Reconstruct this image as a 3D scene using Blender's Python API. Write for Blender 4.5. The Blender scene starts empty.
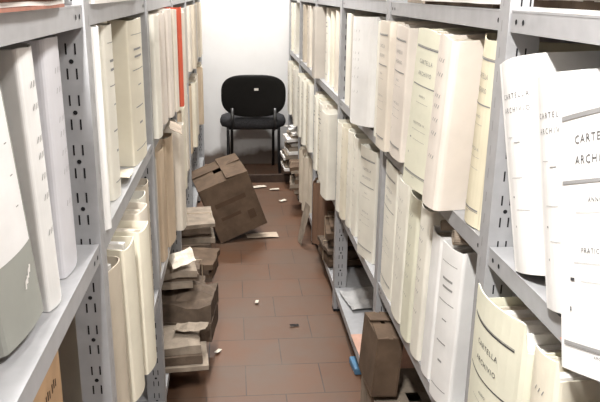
import bpy, math, random
from mathutils import Vector, Matrix, noise
C = bpy.context.scene.collection
sc = bpy.context.scene
PI = math.pi
rad = math.radians
rnd = random.Random(7)

# ------------------------------------------------------------------ materials
MATS = {}
def nodes_mat(name):
    m = bpy.data.materials.new(name); m.use_nodes = True
    nt = m.node_tree; b = nt.nodes['Principled BSDF']
    return m, nt, b
def mat(name, col, rough=0.65, vary=0.06, scale=18.0, bump=0.0, spec=0.3, metal=0.0, speck=0.0):
    """procedural paint / paper / board: base colour broken up by noise of its own"""
    if name in MATS: return MATS[name]
    m, nt, b = nodes_mat(name)
    tc = nt.nodes.new('ShaderNodeTexCoord')
    n = nt.nodes.new('ShaderNodeTexNoise'); n.inputs['Scale'].default_value = scale
    n.inputs['Detail'].default_value = 6
    nt.links.new(tc.outputs['Object'], n.inputs['Vector'])
    r = nt.nodes.new('ShaderNodeValToRGB')
    r.color_ramp.elements[0].position = 0.3; r.color_ramp.elements[1].position = 0.7
    r.color_ramp.elements[0].color = tuple(max(0, c * (1 - 2 * vary)) for c in col) + (1,)
    r.color_ramp.elements[1].color = tuple(min(1, c * (1 + vary)) for c in col) + (1,)
    nt.links.new(n.outputs['Fac'], r.inputs['Fac'])
    nt.links.new(r.outputs['Color'], b.inputs['Base Color'])
    b.inputs['Roughness'].default_value = rough
    b.inputs['Specular IOR Level'].default_value = spec
    b.inputs['Metallic'].default_value = metal
    if bump:
        n2 = nt.nodes.new('ShaderNodeTexNoise'); n2.inputs['Scale'].default_value = scale * 3
        nt.links.new(tc.outputs['Object'], n2.inputs['Vector'])
        bp = nt.nodes.new('ShaderNodeBump'); bp.inputs['Strength'].default_value = bump
        bp.inputs['Distance'].default_value = 0.004
        nt.links.new(n2.outputs['Fac'], bp.inputs['Height'])
        nt.links.new(bp.outputs['Normal'], b.inputs['Normal'])
    MATS[name] = m
    return m
COLS = {'white': (.86, .86, .85), 'cream': (.82, .775, .645), 'ivory': (.84, .82, .735), 'yellow': (.80, .745, .57),
        'beige': (.76, .70, .61), 'pale green': (.77, .765, .63), 'pinkish': (.78, .72, .655), 'grey': (.52, .48, .43),
        'tan': (.66, .53, .39), 'grey-green': (.36, .37, .34), 'red': (.60, .11, .06), 'brown': (.20, .12, .08),
        'dirty cream': (.62, .55, .45), 'lavender': (.70, .70, .74)}
def cover_mat(c): return mat('cover_' + c.replace(' ', '_'), COLS[c], .7, .05, 9)
M_ink = mat('printing_ink', (.07, .07, .075), .8, .05)
M_inkl = mat('printing_ink_pale', (.30, .30, .30), .8, .05)
M_paper = mat('old_paper', (.72, .66, .56), .85, .14, 40)
M_sheet = mat('white_sheet', (.88, .86, .83), .8, .04)
M_pink = mat('reddish_paper', (.42, .20, .15), .85, .15, 30)
M_steel = mat('grey_painted_steel', (.40, .405, .42), .42, .05, 30, 0, .5)
M_hole = mat('slot_dark', (.015, .015, .017), .9, .05)
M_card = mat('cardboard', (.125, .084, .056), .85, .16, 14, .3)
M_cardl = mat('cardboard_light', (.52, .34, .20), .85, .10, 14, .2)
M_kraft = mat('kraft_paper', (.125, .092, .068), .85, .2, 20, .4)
M_kraftl = mat('kraft_paper_pale', (.29, .24, .19), .85, .15, 20, .4)
M_black = mat('black_plastic', (.006, .006, .006), .55, .1, 30, .1, .25)
M_fabric = mat('black_fabric', (.040, .040, .044), .95, .25, 120, .5, .3)
M_tube = mat('black_steel_tube', (.012, .012, .013), .35, .1, 20, 0, .5)
M_string = mat('string', (.45, .36, .26), .9)
M_blue = mat('blue_plastic', (.10, .22, .36), .5)
M_lamp = mat('lamp_housing', (.8, .8, .8), .5)
M_pinkc = mat('pink_card', (.58, .36, .28), .8, .1)
M_orange = mat('orange_paper', (.75, .25, .12), .8, .1)

def wall_mat():
    m, nt, b = nodes_mat('white_plaster')
    geo = nt.nodes.new('ShaderNodeNewGeometry')
    n = nt.nodes.new('ShaderNodeTexNoise'); n.inputs['Scale'].default_value = 3.5; n.inputs['Detail'].default_value = 8
    nt.links.new(geo.outputs['Position'], n.inputs['Vector'])
    sep = nt.nodes.new('ShaderNodeSeparateXYZ'); nt.links.new(geo.outputs['Position'], sep.inputs[0])
    # scuffed, dirty band along the foot of the wall with a ragged upper edge
    a = nt.nodes.new('ShaderNodeMath'); a.operation = 'MULTIPLY_ADD'
    nt.links.new(n.outputs['Fac'], a.inputs[0]); a.inputs[1].default_value = .34; nt.links.new(sep.outputs['Z'], a.inputs[2])
    mr = nt.nodes.new('ShaderNodeMapRange'); mr.inputs[1].default_value = .255; mr.inputs[2].default_value = .34
    nt.links.new(a.outputs[0], mr.inputs[0])
    mx = nt.nodes.new('ShaderNodeMix'); mx.data_type = 'RGBA'
    mx.inputs[6].default_value = (.16, .125, .105, 1); mx.inputs[7].default_value = (.78, .78, .78, 1)
    nt.links.new(mr.outputs[0], mx.inputs[0])
    r = nt.nodes.new('ShaderNodeValToRGB'); r.color_ramp.elements[0].color = (.86, .85, .84, 1); r.color_ramp.elements[1].color = (1, 1, 1, 1)
    nt.links.new(n.outputs['Fac'], r.inputs['Fac'])
    m2 = nt.nodes.new('ShaderNodeMix'); m2.data_type = 'RGBA'; m2.blend_type = 'MULTIPLY'; m2.inputs[0].default_value = 1
    nt.links.new(mx.outputs[2], m2.inputs[6]); nt.links.new(r.outputs['Color'], m2.inputs[7])
    nt.links.new(m2.outputs[2], b.inputs['Base Color'])
    b.inputs['Roughness'].default_value = .85
    bp = nt.nodes.new('ShaderNodeBump'); bp.inputs['Strength'].default_value = .25; bp.inputs['Distance'].default_value = .02
    nt.links.new(n.outputs['Fac'], bp.inputs['Height']); nt.links.new(bp.outputs['Normal'], b.inputs['Normal'])
    return m
def floor_mat():
    m, nt, b = nodes_mat('terracotta_tiles')
    geo = nt.nodes.new('ShaderNodeNewGeometry')
    mp = nt.nodes.new('ShaderNodeMapping'); mp.inputs['Location'].default_value = (-.034, .105, 0)
    nt.links.new(geo.outputs['Position'], mp.inputs['Vector'])
    br = nt.nodes.new('ShaderNodeTexBrick'); br.offset = .5
    br.inputs['Scale'].default_value = 1; br.inputs['Brick Width'].default_value = .29; br.inputs['Row Height'].default_value = .215
    br.inputs['Mortar Size'].default_value = .0026; br.inputs['Mortar Smooth'].default_value = .3
    br.inputs['Color1'].default_value = (.138, .066, .036, 1); br.inputs['Color2'].default_value = (.122, .060, .034, 1)
    br.inputs['Mortar'].default_value = (.040, .024, .018, 1)
    nt.links.new(mp.outputs[0], br.inputs['Vector'])
    n = nt.nodes.new('ShaderNodeTexNoise'); n.inputs['Scale'].default_value = 3.2; n.inputs['Detail'].default_value = 12
    n.inputs['Roughness'].default_value = .65
    nt.links.new(geo.outputs['Position'], n.inputs['Vector'])
    r = nt.nodes.new('ShaderNodeValToRGB'); r.color_ramp.elements[0].position = .38; r.color_ramp.elements[1].position = .66
    r.color_ramp.elements[0].color = (0, 0, 0, 1); r.color_ramp.elements[1].color = (.8, .8, .8, 1)
    nt.links.new(n.outputs['Fac'], r.inputs['Fac'])
    mx = nt.nodes.new('ShaderNodeMix'); mx.data_type = 'RGBA'
    nt.links.new(r.outputs['Color'], mx.inputs[0]); nt.links.new(br.outputs['Color'], mx.inputs[6])
    mx.inputs[7].default_value = (.112, .080, .060, 1)          # dust
    nt.links.new(mx.outputs[2], b.inputs['Base Color'])
    b.inputs['Roughness'].default_value = .5
    b.inputs['Specular IOR Level'].default_value = .35
    return m

# ------------------------------------------------------------------ mesh helpers
class MB:
    def __init__(s): s.v = []; s.f = []; s.m = []
    def quad(s, pts, mi=0):
        k = len(s.v); s.v += [tuple(p) for p in pts]; s.f.append(tuple(range(k, k + len(pts)))); s.m.append(mi)
    def box(s, x0, x1, y0, y1, z0, z1, mi=0, M=None):
        k = len(s.v)
        ps = [Vector((x, y, z)) for z in (z0, z1) for y in (y0, y1) for x in (x0, x1)]
        if M: ps = [M @ p for p in ps]
        s.v += [tuple(p) for p in ps]
        for f in ((0, 2, 3, 1), (4, 5, 7, 6), (0, 1, 5, 4), (2, 6, 7, 3), (0, 4, 6, 2), (1, 3, 7, 5)):
            s.f.append(tuple(k + i for i in f)); s.m.append(mi)
    def tube(s, pts, r, n=10, mi=0, sq=(1, 1)):
        pts = [Vector(p) for p in pts]; k = len(s.v)
        for i, p in enumerate(pts):
            a = pts[max(0, i - 1)]; b = pts[min(len(pts) - 1, i + 1)]
            t = (b - a).normalized()
            u = t.cross(Vector((0, 1, 0)) if abs(t.y) < .9 else Vector((1, 0, 0))).normalized(); w = t.cross(u)
            for j in range(n):
                q = 2 * PI * j / n
                s.v.append(tuple(p + u * r * sq[0] * math.cos(q) + w * r * sq[1] * math.sin(q)))
        for i in range(len(pts) - 1):
            for j in range(n):
                s.f.append((k + i * n + j, k + i * n + (j + 1) % n, k + (i + 1) * n + (j + 1) % n, k + (i + 1) * n + j)); s.m.append(mi)
        s.f.append(tuple(k + j for j in reversed(range(n)))); s.m.append(mi)
        s.f.append(tuple(k + (len(pts) - 1) * n + j for j in range(n))); s.m.append(mi)
    def build(s, name, mats, parent=None, smooth=False):
        me = bpy.data.meshes.new(name); me.from_pydata(s.v, [], s.f)
        for m in (mats if isinstance(mats, (list, tuple)) else [mats]): me.materials.append(m)
        me.polygons.foreach_set('material_index', s.m)
        if smooth: me.polygons.foreach_set('use_smooth', [True] * len(s.f))
        me.update()
        o = bpy.data.objects.new(name, me); C.objects.link(o)
        if parent: o.parent = parent
        return o
def tag(o, label, cat, group=None, kind=None):
    o['label'] = label; o['category'] = cat
    if group: o['group'] = group
    if kind: o['kind'] = kind
    return o
def thing(name, label, cat, M, group=None):
    o = bpy.data.objects.new(name, None); C.objects.link(o); o.empty_display_size = .05
    o.location = M.to_translation(); o.rotation_euler = M.to_euler()
    return tag(o, label, cat, group)
def place(o, M):
    o.location = M.to_translation(); o.rotation_euler = M.to_euler(); return o
def T(x, y, z): return Matrix.Translation((x, y, z))
def Rz(a): return Matrix.Rotation(rad(a), 4, 'Z')
def Ry(a): return Matrix.Rotation(rad(a), 4, 'Y')
def Rx(a): return Matrix.Rotation(rad(a), 4, 'X')
def bevel(o, w=.004, seg=2):
    b = o.modifiers.new('bevel', 'BEVEL'); b.width = w; b.segments = seg; b.limit_method = 'ANGLE'; return o

TXT = {}
def text2d(s, spacing=1.25):
    """outline letters as flat polygons, cap height about 0.7, centred on u"""
    if (s, spacing) in TXT: return TXT[(s, spacing)]
    cu = bpy.data.curves.new('lettering', 'FONT'); cu.body = s; cu.size = 1; cu.align_x = 'CENTER'
    cu.space_character = spacing; cu.resolution_u = 2
    o = bpy.data.objects.new('lettering', cu); C.objects.link(o)
    dg = bpy.context.evaluated_depsgraph_get()
    me = o.evaluated_get(dg).to_mesh()
    r = ([(v.co.x, v.co.y) for v in me.vertices], [tuple(p.vertices) for p in me.polygons])
    o.evaluated_get(dg).to_mesh_clear()
    bpy.data.objects.remove(o); bpy.data.curves.remove(cu)
    TXT[(s, spacing)] = r
    return r

# ------------------------------------------------------------------ setting
XR, XL = .451, -.237               # aisle faces of the two racks
DEP = .36
YW = 5.87                          # back wall
def struct(name, mb, m):
    o = mb.build(name, m); o['kind'] = 'structure'; return o
M_wall = wall_mat()
ZT = 2.55
M_dim = mat('shaded_plaster', (.16, .13, .11), .9, .1, 6)  # plaster darkened to paint in the shade behind the racks and cut bounce
b = MB(); b.box(-.70, .92, -1.2, YW + .1, -.1, 0); struct('floor', b, floor_mat())
b = MB(); b.box(-.70, .92, YW, YW + .1, 0, ZT); struct('wall_back', b, M_wall)
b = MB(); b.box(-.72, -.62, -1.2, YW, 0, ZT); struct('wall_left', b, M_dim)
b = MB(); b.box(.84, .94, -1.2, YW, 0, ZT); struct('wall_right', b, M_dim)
b = MB(); b.box(-.72, .94, -1.3, -1.2, 0, ZT); struct('wall_front', b, M_dim)
b = MB(); b.box(-.72, .94, -1.3, YW + .1, ZT, ZT + .1); struct('ceiling', b, M_wall)

# ------------------------------------------------------------------ steel racks
PR = [.245, 1.143, 2.04, 2.94, 3.84, 4.74, 5.62]
PL = [.31, 1.20, 2.06, 2.95, 3.84, 4.73, 5.61]
ZA, ZB, ZD = 1.395, .986, .12
ZCR = [.53, .535, .52, .52, .52, .52]
ZCL = [.52] * 6
def post_mesh(sgn, slots):
    """slotted angle: local corner at origin, side flange towards the shelf (+x*sgn), front flange along +y"""
    b = MB(); t = .0022; h = 1.98
    x0, x1 = sorted((0, sgn * .056)); b.box(x0, x1, 0, t, 0, h)
    x0, x1 = sorted((0, sgn * t)); b.box(x0, x1, t, .044, 0, h)
    if slots:
        k = 0; z = .035
        while z < h - .05:
            for dz in (-.0203, .0203):
                for xc in (.019, .034):
                    xa = sgn * xc
                    b.box(xa - .0014, xa + .0014, -.0004, .0004, z + dz - .009, z + dz + .009, 1)
            n = 8; xa = sgn * .0265
            b.quad([(xa + .004 * math.cos(2 * PI * i / n), -.0005, z + .004 * math.sin(2 * PI * i / n)) for i in range(n)], 1)
            # the same punching on the flange towards the aisle
            xf = -sgn * .0005
            for dz in (-.0203, .0203):
                b.quad([(xf, .026, z + dz - .009), (xf, .0285, z + dz - .009), (xf, .0285, z + dz + .009), (xf, .026, z + dz + .009)], 2)
            z += .0847; k += 1
    b.box(min(0, sgn * .058), max(0, sgn * .058), -.002, .046, 0, .012, 1)      # rubber foot
    return b
def shelf_mesh(sgn, L):
    """tray shelf: plate with folded lips; local origin at the aisle edge, x grows into the rack by sgn"""
    b = MB(); t = .0016; lip = .034
    def bx(xa, xb, y0, y1, z0, z1, mi=0): b.box(min(sgn * xa, sgn * xb), max(sgn * xa, sgn * xb), y0, y1, z0, z1, mi)
    bx(0, DEP, 0, L, -t, 0)
    bx(0, t, 0, L, -lip, -t); bx(DEP - t, DEP, 0, L, -lip, -t)
    bx(t, DEP - t, 0, t, -lip, -t); bx(t, DEP - t, L - t, L, -lip, -t)
    bx(t, .016, t, L - t, -lip, -lip + t)
    bx(-.0006, .0022, 0, L, -.0022, .0007)                  # worn fold of the front edge
    n = 8
    for yy in (.022, .05, L - .022, L - .05):
        b.quad([(-sgn * .0008, yy + .0045 * math.cos(2 * PI * i / n), -.017 + .0045 * math.sin(2 * PI * i / n)) for i in range(n)], 1)
    return b
def rack(name, label, sgn, X, P, ZC, levels):
    root = thing(name, label, 'shelving', T(X, P[0], 0))
    pm = post_mesh(sgn, True); rm = post_mesh(-sgn, False)
    first = None; firstb = None
    for y in P:
        if first is None:
            first = o = pm.build('post', [M_steel, M_hole, M_inkl], root)
            firstb = q = rm.build('rear_post', [M_steel, M_hole], root)
        else:
            o = first.copy(); C.objects.link(o); o.parent = root
            q = firstb.copy(); C.objects.link(q); q.parent = root
        o.location = (0, y - P[0], 0); q.location = (sgn * (DEP + .003), y - P[0], 0)
    for i in range(len(P) - 1):
        L = P[i + 1] - P[i] - .006
        for lv in levels:
            z = {'A': ZA, 'B': ZB, 'C': ZC[i], 'D': ZD}[lv]
            o = shelf_mesh(sgn, L).build('shelf', [M_steel, M_hole], root)
            o.location = (sgn * .0035, P[i] + .0035 - P[0], z)
    return root
rack('shelving_rack', 'grey slotted-angle steel rack along the right side of the aisle', 1, XR, PR, ZCR, 'ABCD')
rack('shelving_rack', 'grey slotted-angle steel rack along the left side of the aisle', -1, XL, PL, ZCL, 'ABCD')

# ------------------------------------------------------------------ archive folders
ORD = ['first', 'second', 'third', 'fourth', 'fifth', 'sixth', 'seventh', 'eighth', 'ninth', 'tenth', 'eleventh', 'twelfth',
       'thirteenth', 'fourteenth', 'fifteenth', 'sixteenth', 'seventeenth', 'eighteenth']
FOLD = []
def folder(side, x, y, w, level, col, h=.35, lean=0, yaw=0, out=0, d=.27, style='A', bulge=.004, r=.010, z=None, look='', flare=0., mess=0., inkf=0, up=0.):
    FOLD.append(dict(side=side, x=x, y=y, w=w, level=level, col=col, h=h, lean=lean, yaw=yaw, out=out, d=d, style=style,
                     bulge=bulge, r=min(r, w * .35), z=z, look=look, flare=flare, mess=mess, inkf=inkf, up=up))
def make_folder(p, label, group):
    side = p['side']; w, h, d, r, bu = p['w'], p['h'], p['d'], p['r'], p['bulge']
    P = PR if side == 'R' else PL
    bay = max(0, min(5, sum(1 for q in P if q <= p['y']) - 1))
    if p['z'] is None:
        zs = {'A': ZA, 'B': ZB, 'C': (ZCR if side == 'R' else ZCL)[bay], 'D': ZD}[p['level']]
    else: zs = p['z']
    zs += .0012 + w / 2 * abs(math.sin(rad(p['lean']))) + max(0, d * math.sin(rad(p['out'])))
    M = T(p['x'], p['y'], zs) @ (Rz(180) if side == 'L' else Matrix()) @ Rz(p['yaw']) @ Ry(p['out']) @ Rx(p['lean'])
    root = thing('archive_folder', label, 'folder', M, group)
    rg = random.Random(int(p['y'] * 1000) + (5 if side == 'R' else 9))
    a = w / 2 - r
    def xs(u):
        q = max(-1, min(1, u / a)); return -bu * (1 - q * q)
    # plan of the cover, from the far cover's back edge round the spine to the near cover
    path = []
    ns = 5
    fl = p['flare']
    for i in range(ns + 1): path.append((d - (d - r) * i / ns, w / 2 + fl * (1 - i / ns)))
    for i in range(1, 4): t = PI / 2 * i / 4; path.append((r - r * math.sin(t), a + r * math.cos(t)))
    for i in range(9): u = a - 2 * a * i / 8; path.append((xs(u), u))
    for i in range(1, 4): t = PI / 2 * i / 4; path.append((r - r * math.cos(t), -a - r * math.sin(t)))
    for i in range(ns + 1): path.append((r + (d - r) * i / ns, -w / 2 - fl * (i / ns)))
    n = len(path); nz = 6; th = .0022
    ph = rg.random() * 6
    sl = rg.uniform(-.02, .02)
    wob = [(.0012 + .004 * p['mess']) * math.sin(ph + i * .45) + sl * path[i][1] + .02 * p['mess'] * max(0, path[i][0] - r) * math.sin(ph) + (p.get('up', 0) * (1 - .25 * (path[i][1] / w + .5)) if path[i][0] < .004 else 0) for i in range(n)]
    b = MB()
    def pt(i, j, inner):
        x0, y0 = path[i]
        pa = path[max(0, i - 1)]; pb = path[min(n - 1, i + 1)]
        tx, ty = pb[0] - pa[0], pb[1] - pa[1]; L = math.hypot(tx, ty)
        nx, ny = ty / L, -tx / L           # points inwards for this winding or outwards: checked below
        s = -1 if (nx * (path[n // 2][0] + .1 - x0) + ny * (0 - y0)) < 0 else 1
        if inner: x0 += nx * s * th; y0 += ny * s * th
        v = j / nz; zz = h * v + (wob[i] if j == nz else 0)
        belly = .006 * math.sin(PI * v) * min(1, max(0, x0 - r) / .1)
        y0 += belly * (1 if y0 > 0 else -1) * .6
        return (x0, y0, zz)
    for inner in (0, 1):
        for i in range(n):
            for j in range(nz + 1): b.v.append(pt(i, j, inner))
    K = n * (nz + 1)
    def idx(i, j, inner): return inner * K + i * (nz + 1) + j
    for i in range(n - 1):
        for j in range(nz):
            b.f.append((idx(i, j, 0), idx(i + 1, j, 0), idx(i + 1, j + 1, 0), idx(i, j + 1, 0))); b.m.append(0)
            b.f.append((idx(i, j, 1), idx(i, j + 1, 1), idx(i + 1, j + 1, 1), idx(i + 1, j, 1))); b.m.append(0)
        for j in (0, nz):
            b.f.append((idx(i, j, 0), idx(i, j, 1), idx(i + 1, j, 1), idx(i + 1, j, 0))); b.m.append(0)
    for i in (0, n - 1):
        for j in range(nz):
            b.f.append((idx(i, j, 0), idx(i, j + 1, 0), idx(i, j + 1, 1), idx(i, j, 1))); b.m.append(0)
    # printing on the spine
    W = 2 * a
    E = .0008
    def surf(u, v): return (xs(u) - E, -u, v)
    def rule(v, u0, u1, th_, mi=1):
        N = 8
        for i in range(N):
            ua = W * (u0 + (u1 - u0) * i / N); ub = W * (u0 + (u1 - u0) * (i + 1) / N)
            b.quad([surf(ua, v * h - th_ / 2), surf(ub, v * h - th_ / 2), surf(ub, v * h + th_ / 2), surf(ua, v * h + th_ / 2)], mi)
    def text(s, v, size, u=0, spacing=1.25, mi=1, maxw=.84):
        vs, fs = text2d(s, spacing)
        wid = max(q[0] for q in vs) - min(q[0] for q in vs)
        k = min(size, maxw * W / wid); off = len(b.v)
        for q in vs: b.v.append(surf(u * W + q[0] * k, v * h + q[1] * size))
        for f in fs: b.f.append(tuple(off + i for i in f)); b.m.append(mi)
    st = p['style']
    mi = 2 if p['inkf'] else 1
    H0 = h; h = h + .7 * p.get('up', 0)
    if st in 'AH' and w > .045:
        big = st == 'H'
        rule(.905, -.46, .46, .0012, 2); rule(.897, -.46, .46, .0045 if big else .003, 2 if big else mi)
        text('CARTELLA', .800, .0135, mi=mi, maxw=.54); text('ARCHIVIO', .728, .0135, mi=mi, maxw=.54)
        rule(.667, -.46, .46, .004 if big else .0026, 2 if big else mi)
        text('ANNO', .595, .0075, u=.0, mi=mi, maxw=.3); rule(.560, -.26, .26, .0006, 2)
        text('PRATICA N.', .42, .0085, mi=mi, maxw=.5); rule(.385, -.3, .3, .0006, 2)
        rule(.325, -.35, -.29, .0035, mi); rule(.322, -.2, .3, .0006, 2)
        rule(.22, -.36, -.34, .005, mi)
        rule(.098, -.46, .46, .004 if big else .003, 2 if big else mi); rule(.088, -.46, .46, .001, 2)
        text('AMC', .068, .005, mi=mi, maxw=.2)
    elif st == 'G':                              # pale, worn printing
        text('CARTELLA', .820, .0115, mi=1, maxw=.86, spacing=1.6); text('ARCHIVIO', .755, .0115, mi=1, maxw=.86, spacing=1.6)
        rule(.640, -.36, -.16, .0008, 2); rule(.615, -.1, .1, .0014, 2); rule(.45, -.3, .1, .0008, 2); rule(.36, -.32, -.26, .0025, 2); rule(.22, -.30, -.27, .003, 2); rule(.30, -.2, .26, .0007, 2)
    elif st == 'B' and w > .03:                  # narrow spine, short printed dashes
        for v, u0, u1, t in ((.90, -.4, .4, .0014), (.80, -.28, .25, .005), (.75, -.25, .28, .005), (.66, -.4, .4, .002), (.55, -.1, .14, .003), (.40, -.3, .2, .003), (.28, -.12, .1, .005), (.10, -.4, .4, .002)):
            rule(v, u0, u1, t, 2)
    elif st == 'S':                              # sloping handwriting-like marks, read upwards along the spine
        for v in (.86, .78, .66, .60, .52, .44, .30):
            for q in range(3):
                u = -.2 + .18 * q; k = .008
                b.quad([surf(u * W, v * h), surf(u * W + .0018, v * h), surf(u * W + .0058, v * h + k), surf(u * W + .004, v * h + k)], 2)
    h = H0
    cov = b.build('cover', [cover_mat(p['col']), M_ink, M_inkl], root)
    me = cov.data
    # contents: leaves standing in the cover
    if w > .02:
        q = MB(); t = -w / 2 + .006; top = w / 2 - .006
        while t < top - .003:
            s = min(.005 + rg.random() * .012, top - t)
            hh = h * (.90 + .07 * rg.random() + (.05 * rg.random() if p['mess'] else 0))
            q.box(.010 + rg.random() * .006, d - .012 + .008 * rg.random(), t, t + s - .001, .004, hh, rg.randint(0, 1)); t += s
        q.build('papers', [M_paper, M_sheet], root)
    return root

# right rack, second shelf (B), far to near
y = 5.52; cyc = ['cream', 'ivory', 'beige', 'ivory', 'grey', 'cream', 'white', 'dirty cream']; k = 0
while y > 3.92:
    w = rnd.uniform(.07, .12)
    if not any(abs(y - w / 2 - q - .022) < w / 2 + .03 for q in PR):
        folder('R', XR + rnd.uniform(.0, .045), y - w / 2, w, 'B', cyc[k % 8], h=.355, lean=rnd.uniform(-.7, .7), style='B', inkf=1); k += 1
    y -= w + .014
folder('R', .425, 3.72, .11, 'B', 'grey', h=.36, style='N')
folder('R', .475, 3.56, .11, 'B', 'ivory', h=.36, style='B')
folder('R', .470, 3.36, .09, 'B', 'cream', h=.35, style='N')
folder('R', .465, 3.16, .11, 'B', 'beige', h=.355, style='N')
folder('R', .458, 2.80, .10, 'B', 'ivory', h=.355, style='N')
folder('R', .456, 2.675, .10, 'B', 'grey', h=.35, style='N')
folder('R', .462, 2.535, .10, 'B', 'cream', h=.35, style='N')
folder('R', .418, 2.315, .190, 'B', 'white', h=.35, lean=-2, yaw=11, out=1, style='S', bulge=.015, r=.03, look='bulging')
folder('R', .447, 2.145, .07, 'B', 'ivory', h=.35, style='N')
folder('R', .424, 1.972, .116, 'B', 'beige', h=.358, yaw=1, style='A', r=.006, inkf=1)
folder('R', .437, 1.838, .108, 'B', 'pinkish', h=.35, lean=3, yaw=3, style='A', r=.006, inkf=1)
folder('R', .408, 1.512, .125, 'B', 'pale green', h=.352, lean=6, yaw=14, style='A', inkf=1, mess=.8, look='gaping', r=.012)
folder('R', .406, 1.388, .074, 'B', 'pinkish', h=.352, lean=6, yaw=8, style='S', mess=.8, r=.014, look='fat protruding')
folder('R', .462, 1.268, .100, 'B', 'yellow', h=.355, lean=5, style='A', inkf=1, r=.014, bulge=.010, mess=.3)
folder('R', .462, .980, .102, 'B', 'white', h=.336, lean=-16, yaw=15, style='G', d=.22, bulge=.008, r=.016, look='leaning')
folder('R', .452, .842, .102, 'B', 'white', h=.328, lean=-15, yaw=11, style='G', bulge=.008, r=.014, look='leaning')
folder('R', .390, .632, .160, 'B', 'white', h=.324, lean=-18, yaw=6, out=3, style='H', bulge=.004, r=.008, look='big leaning', d=.22)
# right rack, third shelf (C)
y = 5.52; k = 3
while y > 3.25:
    w = rnd.uniform(.08, .13)
    if not any(abs(y - w / 2 - q - .022) < w / 2 + .03 for q in PR):
        folder('R', XR - rnd.uniform(.0, .03), y - w / 2, w, 'C', ['ivory', 'cream', 'ivory', 'beige'][k % 4], h=.385, lean=rnd.uniform(-.7, .7), style='B', inkf=1); k += 1
    y -= w + .012
folder('R', .405, 3.06, .125, 'C', 'ivory', h=.39, yaw=6, style='N')
folder('R', .440, 2.86, .085, 'C', 'ivory', h=.385, style='S')
folder('R', .440, 2.755, .085, 'C', 'cream', h=.385, lean=2, style='S')
folder('R', .450, 2.65, .085, 'C', 'ivory', h=.385, lean=1, style='S')
folder('R', .455, 2.545, .085, 'C', 'ivory', h=.385, lean=2, style='S')
folder('R', .455, 2.285, .135, 'C', 'ivory', h=.395, yaw=14, style='A', r=.006, inkf=1)
folder('R', .458, 1.955, .150, 'C', 'ivory', h=.405, style='A', r=.006, lean=1, inkf=1)
folder('R', .450, 1.790, .110, 'C', 'ivory', h=.403, lean=3, style='S')
folder('R', .446, 1.668, .085, 'C', 'pale green', h=.402, lean=4, style='S')
folder('R', .448, 1.570, .075, 'C', 'ivory', h=.400, lean=4, style='S')
folder('R', .452, 1.478, .070, 'C', 'white', h=.37, lean=4, style='N')
folder('R', .450, 1.350, .088, 'C', 'white', h=.375, lean=2, yaw=14, style='B', r=.008, d=.14)
folder('R', .422, .998, .206, 'C', 'pale green', h=.375, lean=0, yaw=3, style='A', bulge=.014, r=.022, look='wide bulging', up=.045)
folder('R', .436, .838, .076, 'C', 'cream', h=.375, lean=-2, yaw=2, style='S', up=.03)
folder('R', .440, .755, .064, 'C', 'white', h=.345, lean=-2, yaw=2, style='B')
# left rack, second shelf (B)
folder('L', -.264, .835, .122, 'B', 'grey-green', h=.363, lean=-5.6, yaw=-9, out=2, style='N', r=.014, look='labelled')
folder('L', -.255, .946, .052, 'B', 'white', h=.362, lean=-4, yaw=-6, style='S', r=.006)
folder('L', -.262, 1.085, .092, 'B', 'lavender', h=.364, lean=-1.5, style='S')
folder('L', -.236, 1.285, .040, 'B', 'white', h=.370, yaw=-6, style='N')
folder('L', -.268, 1.395, .090, 'B', 'cream', h=.365, style='N')
folder('L', -.252, 1.505, .085, 'B', 'ivory', h=.365, yaw=-2, style='B')
folder('L', -.285, 1.640, .130, 'B', 'cream', h=.370, style='S')
folder('L', -.244, 1.855, .170, 'B', 'cream', h=.362, yaw=-4, style='B', r=.006)
folder('L', -.222, 2.168, .095, 'B', 'ivory', h=.362, lean=0, yaw=-1, style='N')
folder('L', -.232, 2.290, .100, 'B', 'pinkish', h=.36, style='N')
folder('L', -.226, 2.410, .105, 'B', 'pinkish', h=.362, lean=-1, style='N')
folder('L', -.214, 2.545, .110, 'B', 'pinkish', h=.37, lean=-1, style='N')
folder('L', -.204, 2.665, .100, 'B', 'beige', h=.365, style='N')
folder('L', -.192, 2.752, .032, 'B', 'red', h=.372, style='N', look='thin')
folder('L', -.186, 2.840, .105, 'B', 'beige', h=.352, style='N')
y = 3.92; k = 0
for yy in (3.10, 3.22, 3.36, 3.50, 3.66, 4.02, 4.18, 4.34, 4.52, 4.92, 5.10, 5.28, 5.46):
    folder('L', XL + rnd.uniform(.0, .03), yy, .105, 'B', ['beige', 'dirty cream', 'tan', 'grey', 'dirty cream'][k % 5], h=.35, lean=rnd.uniform(-.7, .7), style='N'); k += 1
# left rack, third shelf (C)
folder('L', -.238, 1.345, .085, 'C', 'dirty cream', h=.37, lean=-2, yaw=-8, style='N', mess=.3)
folder('L', -.222, 1.46, .080, 'C', 'cream', h=.375, lean=-3, yaw=-10, style='N', mess=.3)
folder('L', -.207, 1.580, .085, 'C', 'cream', h=.37, lean=-2, yaw=-10, style='N', mess=.3)
folder('L', -.222, 1.697, .085, 'C', 'beige', h=.38, lean=-2, yaw=-8, style='N')
folder('L', -.240, 1.806, .085, 'C', 'ivory', h=.38, yaw=-5, style='N')
folder('L', -.245, 1.930, .100, 'C', 'dirty cream', h=.38, style='N')
folder('L', -.250, 2.200, .110, 'C', 'dirty cream', h=.38, style='N')
folder('L', -.240, 2.340, .110, 'C', 'tan', h=.39, style='N')
folder('L', -.228, 2.490, .120, 'C', 'tan', h=.40, yaw=-8, style='N')
folder('L', -.195, 2.665, .100, 'C', 'beige', h=.41, yaw=-6, style='N')
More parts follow.
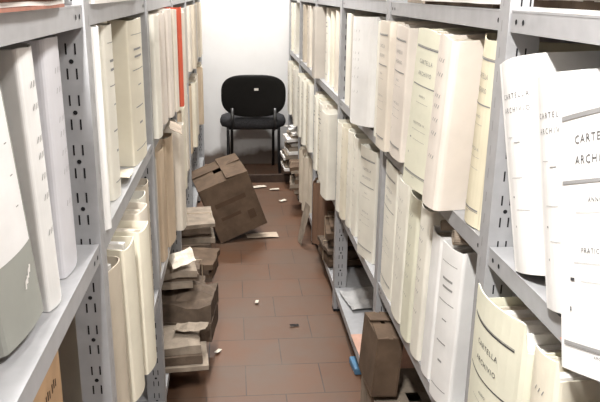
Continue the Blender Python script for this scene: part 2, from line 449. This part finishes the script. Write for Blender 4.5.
for yy in (2.86, 3.10, 3.26, 3.44, 3.62, 4.02, 4.20, 4.40, 4.56, 4.94, 5.14, 5.36):
    folder('L', XL + rnd.uniform(.0, .035), yy, .11, 'C', ['dirty cream', 'beige', 'tan', 'cream'][k % 4], h=.385, lean=rnd.uniform(-.7, .7), style='N'); k += 1

groups = {}
for p in FOLD:
    P = PR if p['side'] == 'R' else PL
    p['bay'] = sum(1 for q in P if q <= p['y']) - 1
    groups.setdefault((p['side'], p['level'], p['bay']), []).append(p)
UP = {1: 'nearest', 2: 'second', 3: 'third', 4: 'fourth', 5: 'fifth'}
for (s, lv, bay), ps in groups.items():
    sn = 'right' if s == 'R' else 'left'; ln = 'second' if lv == 'B' else 'third'
    ps.sort(key=lambda q: q['y'], reverse=(bay == 0))
    for i, p in enumerate(ps):
        c = (p['look'] + ' ' if p['look'] else '') + p['col']
        if bay == 0:
            lab = f"{c} archive folder, {ORD[i]} before the nearest upright on {sn} rack's {ln} shelf"
        else:
            lab = f"{c} archive folder, {ORD[i]} past the {UP[bay]} upright on {sn} rack's {ln} shelf"
        p['obj'] = make_folder(p, lab, f"archive folders on the {sn} rack's {ln} shelf")

# white paper label pasted on the grey-green folder, and a chalky scrawl below it
gg = [p for p in FOLD if p['col'] == 'grey-green'][0]
b = MB(); a = gg['w'] / 2 - gg['r']
def gsurf(u, v, e): q = u / a; return (-gg['bulge'] * (1 - q * q) - e, -u, v)
N = 8
for i in range(N):
    u0 = -a * .97 + 1.94 * a * i / N; u1 = -a * .97 + 1.94 * a * (i + 1) / N
    b.quad([gsurf(u0, .108, .001), gsurf(u1, .108, .001), gsurf(u1, .352, .001), gsurf(u0, .352, .001)])
for v in (.16, .20, .24, .28, .31):
    b.quad([gsurf(-.03, v, .0016), gsurf(.03, v, .0016), gsurf(.03, v + .0015, .0016), gsurf(-.03, v + .0015, .0016)], 1)
o = b.build('paper_label', [mat('label_white', (.86, .86, .86), .75, .03), M_inkl], gg['obj']); o['label'] = 'white paper label pasted on the spine'
b = MB()
for i in range(4):
    b.quad([gsurf(.006 + .006 * i, .056 + .005 * i, .001), gsurf(.010 + .006 * i, .055 + .005 * i, .001), gsurf(.014 + .006 * i, .068 + .005 * i - .004 * (i % 2), .001), gsurf(.009 + .006 * i, .066 + .005 * i, .001)])
b.build('white_mark', M_sheet, gg['obj'])

# ------------------------------------------------------------------ chair
def superell(cx, cz, hw, hh, e, n):
    r = []
    for i in range(n):
        t = 2 * PI * i / n; c, s_ = math.cos(t), math.sin(t)
        r.append((cx + hw * math.copysign(abs(c) ** (2 / e), c), cz + hh * math.copysign(abs(s_) ** (2 / e), s_)))
    return r
def pad(name, hw, hh, thick, e, m, parent, M, curve, crown=.3, n=48):
    """rounded pad in local XZ with thickness along Y (front +Y), bent about the vertical axis"""
    b = MB(); rings = []
    prof = [(.12, -.5), (.35, -.5), (.6, -.497), (.85, -.47), (.96, -.36), (1.0, -.10), (1.0, .10), (.96, .36), (.85, .47 + 0 * crown), (.6, .5 + crown * .2), (.35, .5 + crown * .27), (.12, .5 + crown * .3)]
    for s_, t in prof:
        ring = []
        for x, z in superell(0, 0, hw * s_ if s_ else .001, hh * s_ if s_ else .001, e, n):
            yy = t * thick + curve * (x / hw) ** 2
            b.v.append(tuple(M @ Vector((x, yy, z)))); ring.append(len(b.v) - 1)
        rings.append(ring)
    for a, c in zip(rings, rings[1:]):
        for i in range(n):
            b.f.append((a[i], a[(i + 1) % n], c[(i + 1) % n], c[i])); b.m.append(0)
    b.f.append(tuple(reversed(rings[0]))); b.m.append(0); b.f.append(tuple(rings[-1])); b.m.append(0)
    return b.build(name, m, parent, True)
CX, CY = .160, 5.385
ch = thing('office_chair', 'black padded visitor chair standing with its back to the aisle by the white wall', 'chair', T(CX, CY, 0))
pad('seat', .264, (.222), .098, 2.7, M_fabric, ch, T(0, .232, .428) @ Rx(88), -.006, .1)
bk = pad('backrest', .246, .163, .040, 3.0, M_fabric, ch, T(0, .0, .652) @ Rx(8), .030, .2)
pad('back_shell', .248, .165, .014, 3.0, M_black, bk, T(0, -.026, .652) @ Rx(8), .030, -.4)['label'] = 'glossy black plastic shell behind the backrest'
b = MB(); Ms = T(0.02, -.041, .706) @ Rx(8)
b.box(-.016, .016, -.0015, .0015, -.009, .009, 0, Ms); b.build('sticker', M_sheet, bk)['label'] = 'small white sticker'
for s_ in (-1, 1):
    x = s_ * .200
    b = MB(); b.tube([(x * 1.02, .0, 0), (x, .060, .18), (x, .075, .36), (x, .080, .395)], .0115, 10, 0, (1, 1)); b.build('leg', M_tube, ch, True)
    b = MB(); b.tube([(x * .88, .43, 0), (x * .86, .37, .18), (x * .85, .34, .36), (x * .85, .33, .395)], .0115, 10); b.build('leg', M_tube, ch, True)
    b = MB(); b.tube([(x * .82, .20, .388), (x * .82, .02, .388), (x * .82, -.035, .415), (x * .82, -.030, .47), (x * .82, -.020, .56)], .010, 10, 0, (1.3, .6)); b.build('back_bracket', M_tube, ch, True)
    b = MB(); b.tube([(x * .96, .070, .385), (x * .87, .34, .385)], .010, 8); b.build('side_rail', M_tube, ch, True)
b = MB(); b.tube([(-.200, .075, .385), (.200, .075, .385)], .010, 8); b.build('cross_rail', M_tube, ch, True)
b = MB(); b.box(-.26, .26, -.016, .016, 0, .062); o = bevel(b.build('wooden_board', mat('dark_wood', (.06, .038, .028), .7, .2, 12)), .004); place(o, T(.20, 5.26, .0005) @ Rz(1)); tag(o, 'low dark wooden board lying on the tiles in front of the black chair', 'board')

# ------------------------------------------------------------------ boxes, bundles and loose paper
def bundle_mesh(sx, sy, sz, seed, amp=.012, n=None, jit=.02):
    """stack of limp paper packets, origin at the middle of the underside"""
    b = MB(); rg = random.Random(seed); z = 0; i = 0
    n = n or max(3, int(sz / .022)); hs = [rg.uniform(.5, 1.5) for _ in range(n)]; tot = sum(hs)
    for q in hs:
        hgt = sz * q / tot; dx = rg.uniform(-jit, jit); dy = rg.uniform(-jit, jit); ex = rg.uniform(.90, 1.0); ey = rg.uniform(.90, 1.0)
        G = 6; k = len(b.v)
        for lay in (0, 1):
            for gx in range(G + 1):
                for gy in range(G + 1):
                    x = (gx / G - .5) * sx * ex + dx; y = (gy / G - .5) * sy * ey + dy
                    zz = z + (hgt * .92 if lay else 0)
                    edge = max(abs(gx / G - .5), abs(gy / G - .5)) * 2
                    zz += (amp * noise.noise(Vector((x * 9 + seed, y * 9, z * 3))) - amp * .8 * (edge ** 4) * (z / sz)) * (min(1, z / .02) if z < .02 else 1)
                    x += .006 * noise.noise(Vector((y * 30, z * 50, seed))); y += .006 * noise.noise(Vector((x * 30, z * 50, seed + 3)))
                    b.v.append((x, y, max(0.0, zz)))
        def ix(l, a, c): return k + l * (G + 1) ** 2 + a * (G + 1) + c
        mi = i % 2 if rg.random() < .8 else 0
        for a in range(G):
            for c in range(G):
                b.f.append((ix(0, a, c), ix(0, a, c + 1), ix(0, a + 1, c + 1), ix(0, a + 1, c))); b.m.append(mi)
                b.f.append((ix(1, a, c), ix(1, a + 1, c), ix(1, a + 1, c + 1), ix(1, a, c + 1))); b.m.append(mi)
            for l in (0, G):
                b.f.append((ix(0, a, l), ix(0, a + 1, l), ix(1, a + 1, l), ix(1, a, l))); b.m.append(mi)
                b.f.append((ix(0, l, a), ix(1, l, a), ix(1, l, a + 1), ix(0, l, a + 1))); b.m.append(mi)
        z += hgt; i += 1
    return b
def bundle(label, x, y, z, sx, sy, sz, seed, m1=None, m2=None, rz=0, tilt=0, roll=0, string=True, group=None, amp=.012, n=None, jit=.02, name='paper_bundle', cat='bundle'):
    root = thing(name, label, cat, T(x, y, z) @ Rz(rz) @ Ry(tilt) @ Rx(roll), group)
    bundle_mesh(sx, sy, sz, seed, amp, n, jit).build('papers', [m1 or M_kraft, m2 or M_kraftl], root)
    if string:
        b = MB(); e = .003
        b.tube([(-sx / 2 - e, 0, 0), (-sx / 2 - e, 0, sz + .003), (0, 0, sz + .006), (sx / 2 + e, 0, sz + .003), (sx / 2 + e, 0, 0.001)], .002, 6)
        b.build('string', M_string, root)
    return root
def sheet(name, label, M, sx, sy, m, seed, amp=.02, group=None, n=8, cat='paper'):
    b = MB(); k = 0; th = .0012
    for lay in (0, 1):
        for i in range(n + 1):
            for j in range(n + 1):
                x = (i / n - .5) * sx; y = (j / n - .5) * sy
                z = amp * (noise.noise(Vector((x * 10 + seed, y * 10, seed))) + .6 * noise.noise(Vector((x * 27, y * 27 + seed, 2)))) + amp + th * lay
                b.v.append((x, y, max(0, z)))
    def ix(l, i, j): return l * (n + 1) ** 2 + i * (n + 1) + j
    for i in range(n):
        for j in range(n):
            b.f.append((ix(0, i, j), ix(0, i, j + 1), ix(0, i + 1, j + 1), ix(0, i + 1, j))); b.m.append(0)
            b.f.append((ix(1, i, j), ix(1, i + 1, j), ix(1, i + 1, j + 1), ix(1, i, j + 1))); b.m.append(0)
        for l in (0, n):
            b.f.append((ix(0, i, l), ix(0, i + 1, l), ix(1, i + 1, l), ix(1, i, l))); b.m.append(0)
            b.f.append((ix(0, l, i), ix(1, l, i), ix(1, l, i + 1), ix(0, l, i + 1))); b.m.append(0)
    o = b.build(name, m); place(o, M); tag(o, label, cat, group); return o
def carton(label, M, sx, sy, sz, m, flaps=True, marks=True, fang=(60, 40, 70, 30), name='cardboard_box'):
    """open carton; origin at the middle of its underside"""
    root = thing(name, label, 'box', M)
    b = MB(); t = .004
    b.box(-sx / 2, sx / 2, -sy / 2, sy / 2, 0, t)
    b.box(-sx / 2, -sx / 2 + t, -sy / 2, sy / 2, t, sz); b.box(sx / 2 - t, sx / 2, -sy / 2, sy / 2, t, sz)
    b.box(-sx / 2 + t, sx / 2 - t, -sy / 2, -sy / 2 + t, t, sz); b.box(-sx / 2 + t, sx / 2 - t, sy / 2 - t, sy / 2, t, sz)
    bevel(b.build('box_body', m, root), .002)
    if flaps:
        for k, an in enumerate(fang):
            b = MB()
            if k < 2:
                s_ = -1 if k == 0 else 1
                b.box(-sx / 2, sx / 2, 0, sy * .42 , 0, .0035); Mf = T(0, s_ * sy / 2, sz) @ (Rz(180) if s_ < 0 else Matrix()) @ Rx(an)
            else:
                s_ = -1 if k == 2 else 1
                b.box(0, sx * .42, -sy / 2, sy / 2, 0, .0035); Mf = T(s_ * sx / 2, 0, sz) @ (Rz(180) if s_ < 0 else Matrix()) @ Ry(-an)
            o = b.build('flap', m, root); place(o, Mf)
    if marks:
        b = MB()
        b.box(-sx * .5 - .0006, -sx * .5 + .0002, -sy * .3, sy * .3, sz * .62, sz * .70); b.box(-sx * .5 - .0006, -sx * .5, -sy * .3, sy * .1, sz * .45, sz * .50)
        b.box(-sx * .32, sx * .30, -sy / 2 - .0006, -sy / 2, sz * .60, sz * .68); b.box(-sx * .30, sx * .1, -sy / 2 - .0006, -sy / 2, sz * .36, sz * .42)
        b.box(sx * .22, sx * .36, -sy / 2 - .0006, -sy / 2, sz * .2, sz * .36)
        b.build('printed_marks', mat('dark_brown_print', (.09, .055, .035), .9), root)
    return root
# slumped carton on the floor at the left
Mb = Rz(10) @ Ry(-21) @ Rx(7)
sx, sy, sz = .30, .32, .36
lo = min((Mb @ Vector((a * sx / 2, c * sy / 2, e * sz))).z for a in (-1, 1) for c in (-1, 1) for e in (0, 1))
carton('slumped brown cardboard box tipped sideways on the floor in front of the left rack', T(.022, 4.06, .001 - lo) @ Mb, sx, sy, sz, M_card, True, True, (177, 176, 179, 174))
# left rack, bottom shelf and floor
BG = 'paper bundles heaped at the foot of the left rack'
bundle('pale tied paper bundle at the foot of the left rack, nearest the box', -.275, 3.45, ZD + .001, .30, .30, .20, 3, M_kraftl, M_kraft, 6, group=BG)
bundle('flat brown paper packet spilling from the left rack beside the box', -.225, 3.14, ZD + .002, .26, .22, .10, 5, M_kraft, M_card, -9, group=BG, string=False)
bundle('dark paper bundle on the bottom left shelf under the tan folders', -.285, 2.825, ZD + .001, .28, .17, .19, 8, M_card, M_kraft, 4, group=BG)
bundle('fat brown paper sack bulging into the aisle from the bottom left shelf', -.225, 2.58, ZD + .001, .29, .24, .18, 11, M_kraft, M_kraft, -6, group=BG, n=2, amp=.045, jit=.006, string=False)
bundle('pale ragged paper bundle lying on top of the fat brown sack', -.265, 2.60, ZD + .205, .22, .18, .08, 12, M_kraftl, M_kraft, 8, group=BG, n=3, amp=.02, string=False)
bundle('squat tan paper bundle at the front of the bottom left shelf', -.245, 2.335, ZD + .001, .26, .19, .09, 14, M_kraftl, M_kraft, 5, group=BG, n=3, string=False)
sheet('crumpled_paper', 'crumpled white strip of paper on top of the ragged bundle on the left', T(-.205, 2.53, ZD + .296) @ Rz(20) @ Rx(12), .09, .08, M_paper, 4, .03)
sheet('loose_sheet', 'curled cream sheet sticking out under the fat brown sack', T(-.165, 2.36, .214) @ Rz(-10), .12, .06, M_kraftl, 9, .02)
# floor litter
sheet('cardboard_scrap', 'flat pale cardboard scrap on the tiles beside the tipped box', T(.165, 4.00, .001) @ Rz(6), .19, .09, mat('pale_card', (.52, .42, .33), .8), 21, .006)
for i, (x, y_, s_, lab) in enumerate([(.30, 5.02, .07, 'tiny white paper scrap under the right side of the chair'), (.19, 5.10, .10, 'flat white paper scrap on the floor under the chair'),
                                      (.34, 4.72, .055, 'small white paper scrap on the tiles in front of the chair'), (-.075, 2.585, .035, 'crumpled paper bit on the floor beside the fat brown sack'),
                                      (.10, 3.05, .03, 'tiny pale scrap in the middle of the tiled aisle')]):
    sheet('paper_scrap', lab, T(x, y_, .001) @ Rz(20 * i), s_, s_ * .5, M_paper, 30 + i, .008, 'paper scraps on the floor', 4)
sheet('dark_scrap', 'small dark scrap lying alone on the tiles', T(.256, 2.80, .001) @ Rz(12), .04, .014, M_hole, 41, .006, None, 4)
# right rack, far bottom: heaps of papers and worn bundles
RG = 'paper bundles on the right rack\'s bottom shelf'
bundle('grey stack of limp papers at the far end of the right rack beside the chair', .535, 5.20, ZD + .001, .30, .28, .31, 51, M_kraftl, M_sheet, 3, group=RG, jit=.035, string=False)
sheet('crumpled_paper', 'white sheet lying on the limp paper stack beside the chair', T(.45, 5.16, ZD + .318) @ Rz(35), .12, .10, M_sheet, 7, .02)
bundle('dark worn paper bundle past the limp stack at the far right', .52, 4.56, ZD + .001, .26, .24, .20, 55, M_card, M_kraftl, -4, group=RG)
for i, (y_, col, hh, lab) in enumerate([(4.30, 'dirty cream', .345, 'worn cream folder standing torn on the right bottom shelf, farther of two'), (4.12, 'dirty cream', .345, 'worn cream folder standing torn on the right bottom shelf, nearer of two'),
                                        (3.55, 'brown', .34, 'dark brown binder standing on the right bottom shelf beneath the ivory folders')]):
    p = dict(side='R', x=.435, y=y_, w=.13, level='D', col=col, h=hh, lean=(-3, 3, 0)[i], yaw=(8, 14, 5)[i], out=0, d=.25, style='N', bulge=.02, r=.03, z=None, look='', flare=0, mess=1., inkf=0)
    make_folder(p, lab, 'worn folders on the right bottom shelf')
bundle('brown paper bundle jutting from the right bottom shelf under the ivory folders', .595, 3.30, ZD + .001, .30, .26, .10, 61, M_kraft, M_card, 5, group=RG)
bundle('dark brown bundle lying on the brown bundle beside the dark brown binder', .600, 3.30, ZD + .112, .29, .24, .11, 63, M_card, M_kraft, -4, group=RG)
sheet('loose_sheet', 'pale folded sheet on the bare right bottom shelf behind the third upright', T(.56, 2.78, ZD + .001) @ Rz(8), .17, .20, mat('grey_sheet', (.5, .5, .5), .8), 66, .015)
sheet('loose_card', 'pale card leaning against the foot of the right rack beside the brown binder', T(.408, 3.86, .122) @ Rz(8) @ Ry(-78), .24, .10, M_kraftl, 67, .006)
# right bottom shelf, near bays
carton('worn pale box on the right bottom shelf under the narrow brown box', T(.535, 1.83, ZD + .001) @ Rz(2), .25, .34, .12, M_kraftl, True, False, (179, 179, 180, 180))
carton('narrow dark brown box standing on the worn pale box under the ivory folders', T(.432, 1.89, ZD + .146) @ Rz(2) @ Ry(4), .080, .18, .19, M_card, True, False, (170, 172, 176, 174))
sheet('pink_card', 'pinkish card lying on the right bottom shelf beside the dark box', T(.550, 2.30, ZD + .001) @ Rz(2), .19, .34, M_pinkc, 71, .004)
b = MB(); b.box(-.02, .02, -.05, .05, 0, .03); o = bevel(b.build('blue_case', M_blue), .006); place(o, T(.470, 2.42, .0005) @ Rz(4)); tag(o, 'small blue plastic case on the floor under the right bottom shelf', 'case')
carton('brown cardboard box on the right third shelf beneath the big leaning white folder', T(.60, .52, ZCR[0] + .001) @ Rz(4), .28, .26, .235, M_card, True, False, (174, 172, 178, 178))
# left third shelf near bay: tan carton with dark print
bx = carton('tan cardboard box with dark print beneath the grey-green folder on the left', T(-.40, .865, ZCL[0] + .001), .25, .28, .37, M_cardl, False, False)
b = MB()
for z in (.15, .21, .27, .32):
    for i in range(7):
        yy = -.12 + .034 * i
        b.box(.1252, .1258, yy, yy + .004, z, z + .014); b.box(.1252, .1258, yy + .010, yy + .014, z + .002, z + .016); b.box(.1252, .1258, yy + .020, yy + .023, z, z + .012)
b.build('printed_marks', mat('dark_brown_print', (.09, .055, .035), .9), bx)
# rolled papers squeezed under the second right shelf
for i, (x, y_, r_, lab) in enumerate([(.455, 1.43, .014, 'curled paper roll squeezed on folder tops under the fat protruding folder, farther of two'), (.452, 1.335, .019, 'curled paper roll squeezed on folder tops under the fat protruding folder, nearer of two')]):
    b = MB(); pts = []; nn = 40; W_ = .16
    for j in range(nn):
        t = 4.2 * PI * j / nn; q = r_ * (.35 + .65 * j / nn); pts.append((q * math.cos(t), q * math.sin(t)))
    for (a0, c0), (a1, c1) in zip(pts, pts[1:]):
        b.quad([(0, a0, c0), (W_, a0, c0), (W_, a1, c1), (0, a1, c1)])
    o = b.build('paper_roll', M_kraftl, None, True); place(o, T(x, y_, .917 + r_) @ Rz(-6)); tag(o, lab, 'paper roll', 'paper rolls under the right second shelf')
    sm = o.modifiers.new('thickness', 'SOLIDIFY'); sm.thickness = .0008
# scraps lying on shelf boards
sheet('crumpled_paper', 'crumpled cream paper on the left second shelf in front of the cream folders', T(-.258, 1.645, ZB + .001) @ Rz(3), .032, .11, M_paper, 81, .010)
sheet('crumpled_paper', 'crumpled grey paper on the left second shelf below the pinkish folders', T(-.205, 2.42, ZB - .035) @ Rz(5) @ Ry(25), .045, .16, M_kraftl, 84, .015)
sheet('orange_slip', 'orange paper slip on the right second shelf under the leaning folders', T(.432, .757, ZB + .001) @ Rz(-10), .035, .05, M_orange, 86, .008)
# ---- papers lying on the top shelves
def pile(label, x, y, sx, sy, sz, seed, m1, m2, rz=0, amp=.006, n=5, group='paper piles on the top shelves'):
    return bundle(label, x, y, ZA + .001, sx, sy, sz, seed, m1, m2, rz, string=False, group=group, amp=amp, n=n, jit=.01, name='paper_pile', cat='papers')
pile('pile of papers with reddish edges on the nearest left top shelf', -.345, .76, .25, .55, .055, 91, M_pink, M_sheet, 0, .012, 7)
pile('crumpled whitish papers on the left top shelf at the nearest upright', -.36, 1.115, .22, .12, .03, 93, M_kraftl, M_sheet, 4)
pile('flat white papers on the left top shelf past the nearest upright', -.345, 1.58, .24, .60, .05, 94, M_sheet, M_sheet, 0, .004, 3)
pile('thin grey papers on the left top shelf past the second upright', -.38, 2.45, .24, .55, .03, 95, M_kraftl, M_sheet, 0)
pile('bright white papers jutting over the nearest right top shelf, nearer of two', .56, .58, .26, .36, .05, 96, M_sheet, M_sheet, 3, .006, 4)
pile('bright white papers jutting over the nearest right top shelf, farther of two', .57, .95, .25, .28, .04, 97, M_sheet, M_kraft, -2, .006, 4)
pile('brownish loose papers on the right top shelf past the nearest upright', .58, 1.48, .24, .46, .035, 98, M_kraft, M_sheet, 2, .008, 4)
pile('cream papers on the right top shelf before the second upright', .585, 1.86, .24, .22, .028, 99, M_kraftl, M_sheet, -3, .008, 4)
pile('white papers on the right top shelf past the second upright', .58, 2.45, .24, .55, .04, 100, M_sheet, M_sheet, 0, .006, 3)

# ------------------------------------------------------------------ lamps
def lamp(label, x, y, L, along, power, size=.16):
    M = T(x, y, ZT - .07) @ (Rz(90) if along == 'y' else Matrix())
    root = thing('fluorescent_lamp', label, 'lamp', M, 'ceiling lamps')
    b = MB(); b.box(-L / 2, L / 2, -.07, .07, .02, .07); b.build('housing', M_lamp, root)
    m = bpy.data.materials.get('lamp_tube')
    if m is None:
        m, nt, bs = nodes_mat('lamp_tube'); bs.inputs['Emission Color'].default_value = (1, .98, .94, 1); bs.inputs['Emission Strength'].default_value = 6
    for s_ in (-1, 1):
        b = MB(); b.tube([(-L / 2 + .02, s_ * .035, .005), (L / 2 - .02, s_ * .035, .005)], .013, 10); b.build('tube', m, root, True)
    ld = bpy.data.lights.new('tube_light', 'AREA'); ld.shape = 'RECTANGLE'; ld.size = L; ld.size_y = size; ld.energy = power; ld.color = (1, .97, .93)
    lo = bpy.data.objects.new('tube_light', ld); C.objects.link(lo); lo.location = (x, y, ZT - .10); lo.rotation_euler = (0, 0, PI / 2 if along == 'y' else 0)
lamp('fluorescent ceiling lamp over the right rack near the camera end', .62, .55, .30, 'x', 9, .08)
lamp('fluorescent ceiling lamp at the near end of the aisle, left of the middle', -.20, .10, .60, 'y', 22, .10)
lamp('fluorescent ceiling lamp above the middle of the aisle', .0, 3.0, 1.2, 'y', 13, .10)
lamp('fluorescent ceiling lamp above the chair by the back wall', .15, 5.2, .7, 'x', 13, .10)

w = bpy.data.worlds.new('World'); sc.world = w; w.use_nodes = True
w.node_tree.nodes['Background'].inputs[0].default_value = (1, 1, 1, 1); w.node_tree.nodes['Background'].inputs[1].default_value = .3

# ------------------------------------------------------------------ camera
f = 700.0
import numpy as np
pp = np.array([300., 201.]); VP = np.array([231., -9.]); dd = VP - pp
yN = pp[1] + (-f * f - dd[0] * (270. - pp[0])) / dd[1]
Fv = np.array([dd[0], dd[1], f]); Fv /= np.linalg.norm(Fv)
Dv = np.array([270. - pp[0], yN - pp[1], f]); Dv /= np.linalg.norm(Dv)
Rv = np.cross(Dv, Fv)
rx = Vector((Rv[0], Fv[0], -Dv[0])); dn = Vector((Rv[1], Fv[1], -Dv[1])); fw = Vector((Rv[2], Fv[2], -Dv[2]))
cam = bpy.data.cameras.new('camera'); co = bpy.data.objects.new('camera', cam); C.objects.link(co)
cam.sensor_width = 36; cam.lens = f / 600 * 36; cam.clip_start = .01
mw = Matrix.Identity(4)
for i in range(3): mw[i][0] = rx[i]; mw[i][1] = -dn[i]; mw[i][2] = -fw[i]
mw.translation = (0, 0, 1.42)
co.matrix_world = mw
sc.camera = co
vs = sc.view_settings
vs.view_transform = 'Standard'; vs.look = 'None'; vs.gamma = 1; vs.use_curve_mapping = False
vs.exposure = 1.95
